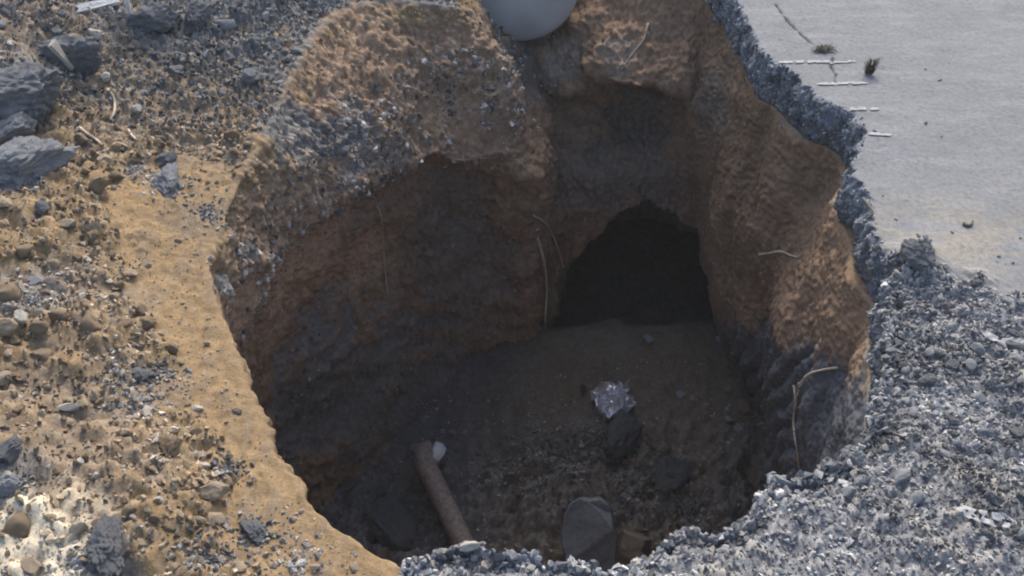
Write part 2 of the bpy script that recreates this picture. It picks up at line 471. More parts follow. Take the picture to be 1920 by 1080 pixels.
# cracks in the sound road
def polyd(pts):
    best = np.full(len(fq), 9.0)
    for a, b in zip(pts[:-1], pts[1:]):
        a, b = np.array(a), np.array(b); e = b - a
        t = np.clip(((fq[:, :2] - a) @ e) / (e @ e), 0, 1)
        best = np.minimum(best, np.linalg.norm(fq[:, :2] - (a + t[:, None] * e), axis=1))
    return best
wob = .006 * noise(fq, 40, 91)
crk = np.minimum(polyd([G(1455, 8), G(1478, 40), G(1500, 62), G(1520, 80), G(1545, 95)]),
                 polyd([G(1562, 108), G(1558, 124), G(1567, 138), G(1566, 152)])) + wob
ck = sstep(.0055, .002, crk) * topm
dq -= ck * .006
fq += NQ * dq[:, None]
rf = gridfaces(rowsA, NA, False)
if sg < 0: rf = rf[:, ::-1]
BV_R = bvh(fq, rf)

def hit_ray(o, d, trees=None):
    best = None
    for T in (trees or (BV_G, BV_F, BV_R)):
        loc, nor, idx, ds = T.ray_cast(o, d)
        if loc is not None and (best is None or ds < best[2]): best = (loc, nor, ds)
    if best is None: return None
    n = best[1]
    if n.dot(d) > 0: n = -n
    return best[0], n, best[2]
def px(u, v, trees=None):
    h = hit_ray(CAMP, ray(u, v), trees)
    return h
def down(x, y, z=2.0, trees=None):
    return hit_ray(Vector((x, y, z)), Vector((0, 0, -1)), trees)

# ------------------------------------------------------------------ soil colours (layers of earth by place, with some light and shade painted in)
OCHRE = np.array((.222, .156, .085)); BROWN = np.array((.195, .150, .105)); RED = np.array((.225, .152, .10))
DARK = np.array((.075, .078, .08)); GREYG = np.array((.20, .197, .19)); CREAM = np.array((.58, .51, .38)); CLAY = np.array((.165, .140, .115))
TANW = np.array((.30, .198, .126))
def colour_terrain():
    x, y, z = flat.T
    c = np.tile(RED, (len(flat), 1))
    def mixc(col, m):
        m = np.clip(m, 0, 1)[:, None]
        c[:] = c * (1 - m) + np.asarray(col) * m
    def blob(u, v, r, col, amt=1.0, sq=(1, 1, 1)):
        h = px(u, v, (BV_G,))
        if h is None: return
        q = (flat - np.array(h[0])) / (np.array(sq) * r)
        d = np.linalg.norm(q, axis=1) + .6 * mid + .45 * big + .25 * fine
        mixc(col, amt * sstep(1.3, .6, d))
    top = 1 - is_wall
    mixc(BROWN, top)
    mixc(OCHRE, top * sstep(-.4, .35, big + .6 * smooth_bank + .4 * mid))
    mixc(BROWN * .95, smooth_bank * sstep(.0, .55, strk + .5 * mid) * .75)
    mixc(OCHRE * 1.15, smooth_bank * sstep(.1, .6, -strk - .3 * mid + .3 * big) * .6)
    # far left: dark crumbs of asphalt over the bank
    far = sstep(2.75, 3.15, y + .15 * big) * top
    mixc(GREYG * .62, far * sstep(-.5, .3, mid + .5 * big + .3))
    mixc(DARK * 1.8, far * sstep(3.0, 3.5, y + .3 * mid + .2 * big))
    for (u, v, r, col, am) in [(250, 215, .20, BROWN * 1.15, .9), (330, 170, .16, BROWN, .8), (230, 380, .14, OCHRE * 1.05, .9), (60, 380, .12, OCHRE * 1.05, .9),
                               (70, 150, .16, DARK, 1), (40, 120, .10, GREYG, .8), (60, 30, .22, BROWN * 1.1, .8),  # darkest patch paints the shade between the asphalt blocks
                               (60, 980, .12, CREAM, 1), (25, 1050, .14, CREAM, 1), (100, 1010, .09, CREAM, .9), (110, 1060, .08, CREAM, .9),
                               (215, 1030, .07, DARK * 1.4, .9), (30, 880, .05, GREYG, .8),
                               (390, 420, .08, BROWN * .9, .6), (330, 400, .05, BROWN * .8, .5), (120, 560, .16, BROWN * 1.15, .7), (40, 560, .1, GREYG * .9, .6),
                               (240, 850, .14, BROWN * 1.05, .7), (560, 880, .08, OCHRE * 1.08, .8), (700, 1040, .07, OCHRE * 1.0, .9), (520, 760, .1, OCHRE * 1.05, .8),
                               (460, 480, .05, GREYG * .95, .9), (430, 540, .035, GREYG, .9)]:
        blob(u, v, r, col, am)
    # walls: ochre lip, gravel band, tan clay, dark wet clay below
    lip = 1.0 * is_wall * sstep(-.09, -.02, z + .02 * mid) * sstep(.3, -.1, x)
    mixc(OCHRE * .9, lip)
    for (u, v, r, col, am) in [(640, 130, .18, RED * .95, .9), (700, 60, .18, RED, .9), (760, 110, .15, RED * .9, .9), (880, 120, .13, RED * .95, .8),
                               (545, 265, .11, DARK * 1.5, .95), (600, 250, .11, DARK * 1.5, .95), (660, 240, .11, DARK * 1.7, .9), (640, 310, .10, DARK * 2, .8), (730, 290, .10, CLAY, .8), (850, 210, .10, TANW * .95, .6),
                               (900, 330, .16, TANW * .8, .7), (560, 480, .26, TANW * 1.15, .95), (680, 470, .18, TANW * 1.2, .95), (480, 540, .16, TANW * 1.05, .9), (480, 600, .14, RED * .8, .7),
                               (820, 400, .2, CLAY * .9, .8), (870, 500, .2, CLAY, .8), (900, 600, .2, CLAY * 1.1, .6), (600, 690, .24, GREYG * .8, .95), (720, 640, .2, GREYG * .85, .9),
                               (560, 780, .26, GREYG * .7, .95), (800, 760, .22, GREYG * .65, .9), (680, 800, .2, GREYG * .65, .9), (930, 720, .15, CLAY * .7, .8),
                               (1000, 130, .16, CLAY * .9, .9), (1050, 110, .1, CLAY * 1.6, .7), (1150, 120, .14, TANW * .7, .7), (1200, 230, .16, CLAY * .75, .9), (1100, 350, .2, CLAY * .95, .8),  # back recess painted darker for the shade it lies in
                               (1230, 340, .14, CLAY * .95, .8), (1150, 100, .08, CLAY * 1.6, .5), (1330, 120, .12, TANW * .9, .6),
                               (1400, 350, .32, TANW * .55, .9), (1380, 450, .22, TANW * .55, .9), (1420, 240, .16, TANW * .6, .8), (1560, 420, .14, TANW * .85, .8), (1600, 560, .12, TANW * .85, .8), (1480, 200, .1, TANW * .8, .6), (1480, 480, .16, TANW * .6, .8), (1330, 180, .14, CLAY * .75, .8), (1350, 60, .12, TANW * .7, .7)]:  # inner road-side wall painted darker for its shade, outer strip kept lighter
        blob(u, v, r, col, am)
    mixc(np.array((.10, .11, .122)), gm * .97)
    mixc(c * .8, is_wall * sstep(.1, .7, mid) * .6)
    mixc(np.array((.35, .30, .24)), is_wall * gravelly * sstep(.15, .4, lump2 + .3 * fine) * .6)
    mixc(CREAM * .8, sstep(.1, .45, lump2 + .4 * fine) * top * loose * .35)
    mixc(c * .82, top * loose * sstep(.0, .6, fine) * .5)
    # pale crumbly base under the asphalt
    ab_ = is_wall * sstep(-.19, -.13, z + .02 * mid) * sstep(.5, .7, x) * sstep(2.3, 1.9, y)
    mixc((.42, .36, .27), ab_ * .8)
    mixc(CLAY * 1.5, tm)  # tunnel painted paler to lift its darkness
    return c
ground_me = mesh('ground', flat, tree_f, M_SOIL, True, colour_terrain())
ground = link('ground', ground_me, kind='structure')
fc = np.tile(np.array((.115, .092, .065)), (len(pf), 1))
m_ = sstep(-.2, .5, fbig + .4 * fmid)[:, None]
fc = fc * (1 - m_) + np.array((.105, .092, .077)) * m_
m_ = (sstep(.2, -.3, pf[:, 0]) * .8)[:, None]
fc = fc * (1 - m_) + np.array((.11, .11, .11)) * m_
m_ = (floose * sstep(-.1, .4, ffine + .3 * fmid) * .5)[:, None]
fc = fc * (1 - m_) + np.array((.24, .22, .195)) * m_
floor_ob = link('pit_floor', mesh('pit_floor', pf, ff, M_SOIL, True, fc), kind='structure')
# road colours
rc = np.tile(np.array((.158, .168, .178)), (len(fq), 1))
def rmix(col, m):
    m = np.clip(m, 0, 1)[:, None]; rc[:] = rc * (1 - m) + np.asarray(col) * m
rmix((.182, .19, .196), sstep(-.3, .6, qbig) * .7)
sx, sy = G(1800, 440)
rmix((.25, .228, .188), .85 * np.exp(-((fq[:, 0] - sx) / .33) ** 2 - ((fq[:, 1] - sy + .02) / .16) ** 2) * sstep(-.8, .3, qmid + qbig))
stk = fbm(fq * (.5, 2.0, 1), 10, 4, off=44)
rmix((.205, .213, .222), topm * sstep(.05, .7, stk) * .6)
rmix((.125, .13, .136), topm * sstep(.15, .8, -stk + .4 * qmid) * .45)
rmix((.11, .115, .12), topm * (1 - crumb) * sstep(.35, .7, qfine + .4 * qmid) * .5)
cr_col = np.array((.17, .175, .185))
rmix(cr_col, crumb * topm)
rmix((.37, .36, .34), crumb * topm * sstep(.0, .4, wl2 + .4 * qfine + .2 * qmid) * .85)
rmix((.085, .09, .10), crumb * topm * sstep(.0, .5, -wl2 - .3 * qfine - .3 * wl) * .9)
rmix((.36, .33, .27), crumb * topm * sstep(.2, .8, qbig + .4 * qmid) * .4)
rmix((.125, .14, .165), facem)
rmix((.30, .305, .31), facem * sstep(.05, .4, wl2 + .5 * qfine) * .8)
rmix((.03, .032, .035), ck * .9)
road = link('road', mesh('road', fq, rf, M_ROAD, True, rc), kind='structure')

# ------------------------------------------------------------------ stones and chunks
def rock_mesh(name, mat, seed, sub=2, cuts=10, squash=(1, .8, .6), rough=.06, rs=2.2, lump=0.0, ls=4.0, smooth=False, hmin=.5, hmax=.86):
    bm = bmesh.new()
    bmesh.ops.create_icosphere(bm, subdivisions=sub, radius=1.0)
    v = np.array([q.co[:] for q in bm.verts])
    f = np.array([[q.index for q in fc_.verts] for fc_ in bm.faces])
    bm.free()
    r_ = np.random.default_rng(seed)
    for k in range(cuts):
        n = r_.normal(size=3); n /= np.linalg.norm(n)
        h = r_.uniform(hmin, hmax)
        e = v @ n - h
        v = v - np.where(e > 0, e, 0)[:, None] * n
    nn = v / np.linalg.norm(v, axis=1)[:, None]
    v = v + nn * (rough * fbm(v, rs, 3, off=seed * 3.1))[:, None]
    if lump: v = v + nn * (lump * (.5 - worley(v, ls, seed * 1.7)))[:, None]
    v = v * np.array(squash)
    return mesh(name, v, f, mat, smooth)
def protos(name, mat, n, seed, **kw):
    return [rock_mesh(name, mat, seed + k, **kw) for k in range(n)]
P_TAN = protos('stone', M_TAN, 5, 100)
P_PALE = protos('stone', M_PALE, 4, 120, squash=(1, .7, .5))
P_CLOD = protos('earth_clod', M_CLOD, 5, 140, sub=3, cuts=6, rough=.13, rs=2.5, squash=(1, .85, .7), smooth=True, lump=.18)
P_ASPH = protos('asphalt_chunk', M_ASPH, 5, 160, sub=3, cuts=9, rough=.09, lump=.34, ls=4.5, squash=(1, .8, .6))
P_GREY = protos('stone', M_GREY, 5, 180, squash=(1, .8, .6))

def orient(n, spin, tilt=0.0):
    q = Vector(n).to_track_quat('Z', 'Y').to_matrix().to_4x4()
    return q @ Matrix.Rotation(spin, 4, 'Z') @ Matrix.Rotation(tilt, 4, 'X')
def put(name, me, loc, n, size, spin=0, tilt=0, embed=.35, scl=(1, 1, 1), **props):
    """a stone of half-length size, sunk a little into what it lies on"""
    zmin = min(v.co.z for v in me.vertices) * scl[2] if len(me.vertices) < 700 else -.55 * scl[2]
    o = link(name, me, **props)
    c = Vector(loc) + Vector(n) * (size * (-zmin) * (1 - 2 * embed))
    o.matrix_world = Matrix.Translation(c) @ orient(n, spin, tilt) @ Matrix.Diagonal((size * scl[0], size * scl[1], size * scl[2], 1))
    return o
def upn(n, k=.6):
    return (Vector(n) * (1 - k) + Vector((0, 0, 1)) * k).normalized()
def size_px(h, wpx):
    """half size in metres of something wpx wide lying at the hit h"""
    return .5 * wpx * ((h[0] - CAMP).dot(Vector((0, CP, -SP)))) / FPX
def at_px(name, me, u, v, wpx, spin=0, tilt=0, embed=.3, scl=(1, 1, 1), trees=None, **props):
    h = px(u, v, trees)
    return put(name, me, h[0], upn(h[1]), size_px(h, wpx), spin, tilt, embed, scl, **props)

# --- large chunks one can name
def hero(name, label, cat, mat, u, v, wpx, seed, scl=(1, .7, .55), spin=0, tilt=0, embed=.3, sub=4, cuts=9, rough=.12, lump=.26, ls=5.5, group=None, smooth=False, trees=None, hmin=.5):
    me = rock_mesh(name, mat, seed, sub=sub, cuts=cuts, squash=(1, 1, 1), rough=rough, lump=lump, ls=ls, smooth=smooth, hmin=hmin)
    o = at_px(name, me, u, v, wpx, spin, tilt, embed, scl, label=label, category=cat, trees=trees)
    if group: o['group'] = group
    return o
hero('asphalt_chunk', 'largest blue-grey asphalt slab chunk, rounded nose towards the pit, on the sandy bank', 'asphalt chunk', M_ASPH2, 50, 318, 225, 301, (1, .5, .36), .1, 0, .18, sub=5)
hero('asphalt_chunk', 'pale knobbly asphalt lump resting behind the largest asphalt slab chunk', 'asphalt chunk', M_ASPH2, 22, 262, 95, 302, (1, .7, .75), .3, 0, .2)
hero('asphalt_chunk', 'broad black asphalt block with a shaded hollow behind the largest slab chunk', 'asphalt chunk', M_ASPH, 35, 195, 220, 303, (1, .6, .5), -.1, 0, .25, sub=5)
hero('asphalt_chunk', 'black asphalt block under the pale blade-shaped shard', 'asphalt chunk', M_ASPH, 150, 112, 150, 304, (1, .6, .5), .25, 0, .25)
hero('asphalt_chunk', 'dark asphalt lump beside the upright grey stake', 'asphalt chunk', M_ASPH, 300, 48, 110, 305, (1, .6, .55), -.2, 0, .25)
hero('asphalt_chunk', 'dark asphalt lump lying between two pale flat stones on the dark crumbs', 'asphalt chunk', M_ASPH, 375, 30, 80, 315, (1, .6, .6), .4, 0, .25)
hero('asphalt_chunk', 'grey crumbly asphalt patty on the bank close to the pit edge', 'asphalt chunk', M_ASPH2, 318, 348, 115, 306, (1, .6, .35), .1, 0, .3)
hero('asphalt_chunk', 'small dark asphalt lump above the grey crumbly patty', 'asphalt chunk', M_ASPH, 312, 302, 46, 307, (1, .7, .6), .4, 0, .3)
hero('asphalt_chunk', 'lone dark asphalt nugget on bare ochre sand', 'asphalt chunk', M_ASPH, 76, 396, 38, 308, (1, .85, .8), .4, 0, .25, sub=3)
hero('asphalt_chunk', 'dark asphalt lump half in the brown clods above the cream sand', 'asphalt chunk', M_ASPH, 14, 850, 75, 309, (1, .7, .6), .2, 0, .25)
hero('asphalt_chunk', 'whitish asphalt lump at the upper edge of the cream sand', 'asphalt chunk', M_GREY, 15, 915, 70, 310, (1, .7, .6), .5, 0, .25)
hero('asphalt_chunk', 'black knobbly asphalt lump at the foot of the cream sand', 'asphalt chunk', M_ASPH, 205, 1030, 130, 311, (1, .65, .55), -.2, 0, .25, sub=5)
hero('asphalt_chunk', 'blue-grey asphalt lump among pale pebbles on the ochre bank', 'asphalt chunk', M_ASPH, 265, 705, 55, 312, (1, .7, .5), 0, 0, .3)
hero('asphalt_chunk', 'dark asphalt crumb pile low on the bank beside the ochre pit lip', 'asphalt chunk', M_ASPH, 475, 1000, 70, 313, (1, .7, .5), 0, 0, .35)
hero('earth_clod', 'largest rounded brown earth clod among the tan stones', 'clod', M_CLOD, 322, 848, 58, 320, (1, .85, .75), .3, 0, .25, smooth=True)
hero('stone', 'long brownish stone half buried low on the bank', 'stone', M_TAN, 400, 925, 66, 321, (1, .6, .5), -.6, 0, .3, sub=3, lump=.03)
hero('stone', 'pale elongated stone lying above the pebble patch on the bank', 'stone', M_PALE, 130, 765, 44, 322, (1, .5, .45), -.7, 0, .2, sub=3, lump=0, rough=.04)
hero('stone', 'pale wedge-shaped flat stone beside the asphalt lump in the pebbles', 'stone', M_PALE, 277, 773, 42, 323, (1, .5, .35), .3, .2, .2, sub=3, lump=0, rough=.04)
hero('stone', 'small square white stone on brown clods', 'stone', M_PALE, 181, 897, 20, 324, (1, .9, .8), .3, 0, .15, sub=3, lump=0, rough=.03)
hero('stone', 'pale rounded stone at the margin of the sandy bank beside a cream one', 'stone', M_TAN, 12, 618, 50, 325, (1, .75, .7), .7, 0, .2, sub=3, lump=.02)
hero('stone', 'cream rounded stone touching the pale rounded stone on the bank', 'stone', M_PALE, 40, 598, 36, 326, (1, .8, .7), .1, 0, .2, sub=3, lump=.02)
hero('stone', 'flat grey slab-like stone in the tan rubble on the bank', 'stone', M_GREY, 60, 535, 46, 327, (1, .8, .4), .4, .3, .25, sub=3, lump=.02)
hero('stone', 'pale flat stone lying on the dark asphalt crumbs', 'stone', M_GREY, 420, 48, 50, 328, (1, .55, .35), .2, .2, .2, sub=3, lump=.02)
hero('stone', 'light grey rounded stone propped against a black asphalt block', 'stone', M_PALE, 180, 68, 32, 329, (1, .7, .7), -.5, 0, .2, sub=3, lump=.02)
hero('stone', 'white rounded pebble on bare ochre between the twigs', 'stone', M_PALE, 256, 206, 24, 330, (1, .8, .7), 0, 0, .25, sub=3, lump=.02)
hero('stone', 'pale knobbly stone at the head of the curved twig', 'stone', M_PALE, 197, 148, 26, 331, (1, .8, .7), 0, 0, .25, sub=3, lump=.08)
hero('stone', 'cream jagged stone standing on the edge of the cream sand', 'stone', M_CREAM, 152, 995, 38, 332, (1, .55, 1.0), .9, 0, .25, sub=3, lump=.06)
hero('stone', 'white angular stone in front of the black knobbly asphalt lump', 'stone', M_PALE, 190, 1062, 46, 333, (1, .7, .6), .2, 0, .25, sub=3, lump=.04)
hero('stone', 'oblong grey stone on the crumbled asphalt beside the pit', 'stone', M_GREY, 1690, 898, 48, 340, (1, .5, .45), -.9, 0, .2, sub=3, lump=.02)
hero('asphalt_chunk', 'tan-streaked crumb heap topped by a lump where sound road ends', 'asphalt chunk', M_ASPH, 1722, 482, 76, 341, (1, .7, .6), .1, 0, .35)
hero('asphalt_chunk', 'sandy brown asphalt lump on the very lip above the pit corner', 'asphalt chunk', M_GREY, 1612, 862, 64, 342, (1, .7, .55), -.5, 0, .35)
hero('stone', 'pale knobbly lump perched on the asphalt lip above the brown pipe', 'stone', M_PALE, 878, 1026, 44, 343, (1, .7, .8), .3, 0, .3, sub=3, lump=.15)
hero('stone', 'ochre lump at the tip of the sandy lip', 'stone', M_CLOD, 722, 1040, 40, 344, (1, .7, .6), .3, 0, .3, sub=3, lump=.08)
# --- inside the pit
def prism(name, label, cat, mat, outline, base_uv, thick, lean, ridge_uv=None):
    """a broken slab: outline in pixels on an upright plane through the place where it stands"""
    b = px(*base_uv, (BV_F,))[0]
    fr = []
    for (u, v) in outline:
        d_ = ray(u, v); k = (b.y + lean * (CAM_H - b.z)) / (d_.y - lean * d_.z)
        fr.append(CAMP + d_ * k - b)
    bm = bmesh.new()
    A_ = [bm.verts.new(q) for q in fr]
    cq = sum(fr, Vector()) / len(fr)
    B_ = [bm.verts.new(cq + (q - cq) * .93 + Vector((.01, thick * .65, -thick * .75))) for q in fr]
    n_ = len(fr)
    if ridge_uv:
        (i0, i1), lift_ = ridge_uv
        for q in (A_[i0], A_[i1]): q.co.y -= lift_
        lo, hi = sorted((i0, i1))
        bm.faces.new(A_[lo:hi + 1]); bm.faces.new(A_[hi:] + A_[:lo + 1])
    else:
        bm.faces.new(A_)
    bm.faces.new(B_[::-1])
    for k in range(n_): bm.faces.new((A_[k], B_[k], B_[(k + 1) % n_], A_[(k + 1) % n_]))
    bmesh.ops.recalc_face_normals(bm, faces=bm.faces[:])
    bmesh.ops.bevel(bm, geom=bm.edges[:], offset=.005, segments=1, affect='EDGES')
    bmesh.ops.triangulate(bm, faces=bm.faces[:])
    bmesh.ops.subdivide_edges(bm, edges=bm.edges[:], cuts=3, use_grid_fill=True)
    v_ = np.array([q.co[:] for q in bm.verts])
    dv = .010 * fbm(v_, 12, 4, off=3)
    for q, dd in zip(bm.verts, dv): q.co += q.co.normalized() * dd
    me = bpy.data.meshes.new(name); bm.to_mesh(me); bm.free(); me.materials.append(mat)
    o = link(name, me, label=label, category=cat); o.location = b
    return o
prism('stone_slab', 'upright grey slab with rounded top standing on the pit floor', 'stone slab', M_SLAB,
      [(1050, 1000), (1056, 968), (1070, 944), (1088, 932), (1104, 936), (1126, 931), (1140, 944), (1143, 962), (1150, 976), (1156, 1010), (1152, 1046), (1158, 1085), (1072, 1088), (1060, 1046)], (1112, 1074), .09, .85, ((8, 13), .03))
hero('stone', 'brown stone block leaning against the upright grey slab', 'stone', M_UMBER, 1188, 1046, 125, 361, (.8, .6, .95), .4, 0, .2, sub=4, lump=.03, rough=.05, trees=(BV_F,))
hero('asphalt_chunk', 'broken dark asphalt slab on the pit floor beside the brown pipe', 'asphalt chunk', M_BLACK, 735, 985, 150, 362, (1, .6, .42), .2, .25, .2, lump=.16, rough=.1, trees=(BV_F,))
hero('asphalt_chunk', 'black asphalt chunk below the crumpled silver wrapper on the pit floor', 'asphalt chunk', M_BLACK, 1168, 815, 120, 363, (1, .6, .5), .2, .2, .25, lump=.2, trees=(BV_F,))
hero('asphalt_chunk', 'dark asphalt chunk beyond the upright grey slab on the pit floor', 'asphalt chunk', M_BLACK, 1260, 890, 120, 364, (1, .6, .4), -.2, .15, .25, lump=.2, trees=(BV_F,))
hero('stone', 'dark upright shard beside the crumpled silver wrapper', 'stone', M_SLAB, 1092, 735, 28, 365, (.5, .4, 1.4), .3, 0, .2, sub=3, lump=.0, trees=(BV_F,))
hero('stone', 'small pale stone lying in the mouth of the tunnel', 'stone', M_GREY, 1215, 640, 26, 366, (1, .8, .7), .3, 0, .2, sub=3, lump=.05, trees=(BV_F,))
hero('stone', 'small pale stone where the tunnel mouth meets the grooved wall', 'stone', M_GREY, 1350, 640, 20, 367, (1, .8, .7), .3, 0, .2, sub=3, lump=.05, trees=(BV_F,))

# --- countable loose stones, shared meshes
AREA = flat.reshape(P.shape)
topsel = np.where((row > NW + 2) & (row < NW + len(dist) - 17) & (under < .1))[0]
def pick(mask, n, weight=None):
    idx = np.where(mask)[0]
    # even out vertex density by spacing from the rim
    return rng.choice(idx, n, replace=False)
occ = []
def free(p, r):
    for q, s in occ:
        if (p - q).length < (r + s) * .95: return False
    occ.append((p.copy(), r)); return True
for o in list(COL.objects):
    if 'label' in o: occ.append((o.location.copy(), max(o.scale) * .8))
def sized(label, group, s, smin, smax):
    if label.startswith('tiny'): return label, group
    k = 'large ' if s > smin + .5 * (smax - smin) else 'small '
    return k + label.replace('small ', ''), k + group
def scatter(idx, verts, protos_, smin, smax, name, label, cat, group, count, embed=.3):
    k = 0
    for i in idx:
        if k >= count: break
        p = Vector(verts[i])
        s = smin + (smax - smin) * random.random() ** 2.2
        h = down(p.x, p.y, p.z + .06)
        if h is None: continue
        if not free(h[0], s): continue
        put(name, random.choice(protos_), h[0], upn(h[1], .4), s, random.uniform(0, 6.3), random.uniform(-.3, .3), embed,
            (1, random.uniform(.75, 1.1), random.uniform(.75, 1.2)), label=sized(label, group, s, smin, smax)[0], category=cat, group=sized(label, group, s, smin, smax)[1])
        k += 1
xg, yg = flat[:, 0], flat[:, 1]
view = (xg > -2.0) & (yg < 3.9) & (yg > .95)
near_bank = np.zeros(len(flat), bool); near_bank[topsel] = True
near_bank &= view & (xg < -.1)
areaw = near_bank & (yg < 2.75) & (loose > .4)
perm = rng.permutation(np.where(areaw)[0])
scatter(perm[:900], flat, P_TAN, .010, .032, 'stone', 'small tan stone lying loose in the brown and ochre rubble of the bank', 'stone', 'tan stones on the sandy bank', 140)
scatter(perm[900:1500], flat, P_PALE, .009, .018, 'pebble', 'small pale pebble scattered over the brown rubble of the bank', 'stone', 'pale pebbles on the sandy bank', 60)
scatter(perm[1500:3600], flat, P_CLOD, .013, .042, 'earth_clod', 'crumbly brown earth clod in the loose rubble of the bank', 'clod', 'earth clods on the sandy bank', 200, .35)
sb = rng.permutation(np.where(near_bank & (yg < 2.75) & (smooth_bank > .6))[0])
scatter(sb[:200], flat, P_TAN, .006, .014, 'stone', 'tiny tan stone on the smooth ochre slope at the pit edge', 'stone', 'tiny stones on the smooth ochre slope', 40)
fb = rng.permutation(np.where(near_bank & (yg > 2.85))[0])
scatter(fb[:900], flat, P_ASPH, .012, .045, 'asphalt_chunk', 'small dark asphalt chunk in the dark crumbs beyond the sandy bank', 'asphalt chunk', 'asphalt chunks on the dark crumbs', 150)
scatter(fb[900:1300], flat, P_GREY, .010, .028, 'stone', 'small grey stone in the dark crumbs beyond the sandy bank', 'stone', 'grey stones on the dark crumbs', 70)
# crumbled asphalt beside the pit
crm = np.where((topm > .9) & (crumb > .8) & (rowq < rowsA - 17) & (fq[:, 1] > .95) & (fq[:, 0] < 1.5))[0]
cp_ = rng.permutation(crm)
scatter(cp_[:1000], fq, P_GREY, .009, .022, 'asphalt_crumb', 'grey crumb of broken asphalt on the crumbled road edge', 'stone', 'grey crumbs on the crumbled road edge', 150)
scatter(cp_[1000:1700], fq, P_ASPH, .010, .026, 'asphalt_crumb', 'dark asphalt crumb on the crumbled road edge', 'asphalt chunk', 'dark crumbs on the crumbled road edge', 90)
# pit floor
flm = np.where((pf[:, 1] > 2.2) & (pf[:, 1] < 3.02) & (pf[:, 0] > -.4) & (pf[:, 0] < .9))[0]
fl = rng.permutation(flm)
def scatter_floor(idx, protos_, smin, smax, name, label, cat, group, count):
    k = 0
    for i in idx:
        if k >= count: break
        s = smin + (smax - smin) * random.random() ** 2
        p = Vector(pf[i])
        if not free(p, s): continue
        put(name, random.choice(protos_), p, Vector((0, 0, 1)), s, random.uniform(0, 6.3), random.uniform(-.3, .3), .3, label=sized(label, group, s, smin, smax)[0], category=cat, group=sized(label, group, s, smin, smax)[1])
        k += 1
scatter_floor(fl[:400], P_GREY, .012, .035, 'stone', 'grey stone lying loose on the shaded pit floor', 'stone', 'grey stones on the pit floor', 40)
scatter_floor(fl[400:900], P_CLOD, .015, .045, 'earth_clod', 'brown earth clod on the shaded pit floor', 'clod', 'earth clods on the pit floor', 130)
scatter_floor(fl[900:1000], P_PALE, .006, .012, 'pebble', 'tiny pale pebble on the shaded pit floor', 'stone', 'pale pebbles on the pit floor', 22)

# --- uncountable gravel: one mesh of angular crumbs each
def hulls(n, seed):
    out = []
    r_ = np.random.default_rng(seed)
    for k in range(n):
        bm = bmesh.new()
        pts = r_.normal(size=(10, 3)); pts /= np.linalg.norm(pts, axis=1)[:, None]
        pts *= r_.uniform(.75, 1.05, (10, 1)) * np.array((1, .8, .65))
        for q in pts: bm.verts.new(q)
        res = bmesh.ops.convex_hull(bm, input=bm.verts)
        loose_ = [v for v in bm.verts if not v.link_faces]
        bmesh.ops.delete(bm, geom=loose_, context='VERTS')
        bm.verts.index_update()
        v = np.array([q.co[:] for q in bm.verts]); f = np.array([[q.index for q in fc_.verts] for fc_ in bm.faces])
        bm.free(); out.append((v, f))
    return out
HULL = hulls(14, 5)
def gravel(name, pts, nrm, smin, smax, palette, label, cat, sink=.25, power=2.5):
    V, F, Cc = [], [], []
    off = 0
    n = len(pts)
    pal = np.array(palette)
    which = rng.integers(0, len(HULL), n)
    size = smin + (smax - smin) * rng.random(n) ** power
    for h in range(len(HULL)):
        ids = np.where(which == h)[0]
        if not len(ids): continue
        v, f = HULL[h]
        m = len(ids)
        q = rng.normal(size=(m, 4)); q /= np.linalg.norm(q, axis=1)[:, None]
        a, b, c, d = q.T
        Rm = np.stack([np.stack([1 - 2 * (c * c + d * d), 2 * (b * c - a * d), 2 * (b * d + a * c)], -1),
                       np.stack([2 * (b * c + a * d), 1 - 2 * (b * b + d * d), 2 * (c * d - a * b)], -1),
                       np.stack([2 * (b * d - a * c), 2 * (c * d + a * b), 1 - 2 * (b * b + c * c)], -1)], 1)
        vv = np.einsum('mij,vj->mvi', Rm, v) * size[ids][:, None, None]
        vv += (pts[ids] + nrm[ids] * (size[ids] * sink)[:, None])[:, None, :]
        V.append(vv.reshape(-1, 3))
        F.append((f[None] + (np.arange(m) * len(v))[:, None, None] + off).reshape(-1, 3))
        col = pal[rng.integers(0, len(pal), m)] * rng.uniform(.75, 1.25, (m, 1)) * np.clip(1 + .7 * fbm(pts[ids], 7, 2, off=66), .45, 1.7)[:, None]
        Cc.append(np.repeat(col, len(v), 0))
        off += m * len(v)
    me = mesh(name, np.concatenate(V), np.concatenate(F), M_GRAV, False, np.concatenate(Cc))
    o = link(name, me, kind='stuff')
    o['label'] = label; o['category'] = cat
    return o
def evenpick(idx, verts, n, cell):
    """thin vertices to roughly even density"""
    idx = rng.permutation(idx)
    key = np.floor(verts[idx] / cell).astype(int)
    _, u = np.unique(key, axis=0, return_index=True)
    s = idx[u]; s = rng.permutation(s)
    return s[:n]
asphpal = [(.14, .142, .148), (.18, .183, .19), (.23, .232, .235), (.28, .28, .275), (.36, .355, .345), (.10, .104, .112), (.25, .235, .21)]
ids = evenpick(crm, fq, 17000, .006)
gravel('gravel', fq[ids], NQ[ids], .002, .0105, asphpal, 'fine grey asphalt crumbs covering the crumbled road edge', 'gravel', .12, 1.7)
lp = np.where((dist_edge < .035) & (rowq > nf - 4) & (crumb > .5) & (fq[:, 1] < 2.2))[0]
ids = evenpick(lp, fq, 1700, .011)
gravel('gravel', fq[ids], NQ[ids], .006, .018, asphpal, 'coarse asphalt crumbs along the lip of the pit', 'gravel', .1, 1.6)
fm = np.where((facem > .5) & (rowq > 2) & (fq[:, 1] < 3.9))[0]
ids = evenpick(fm, fq, 5000, .009)
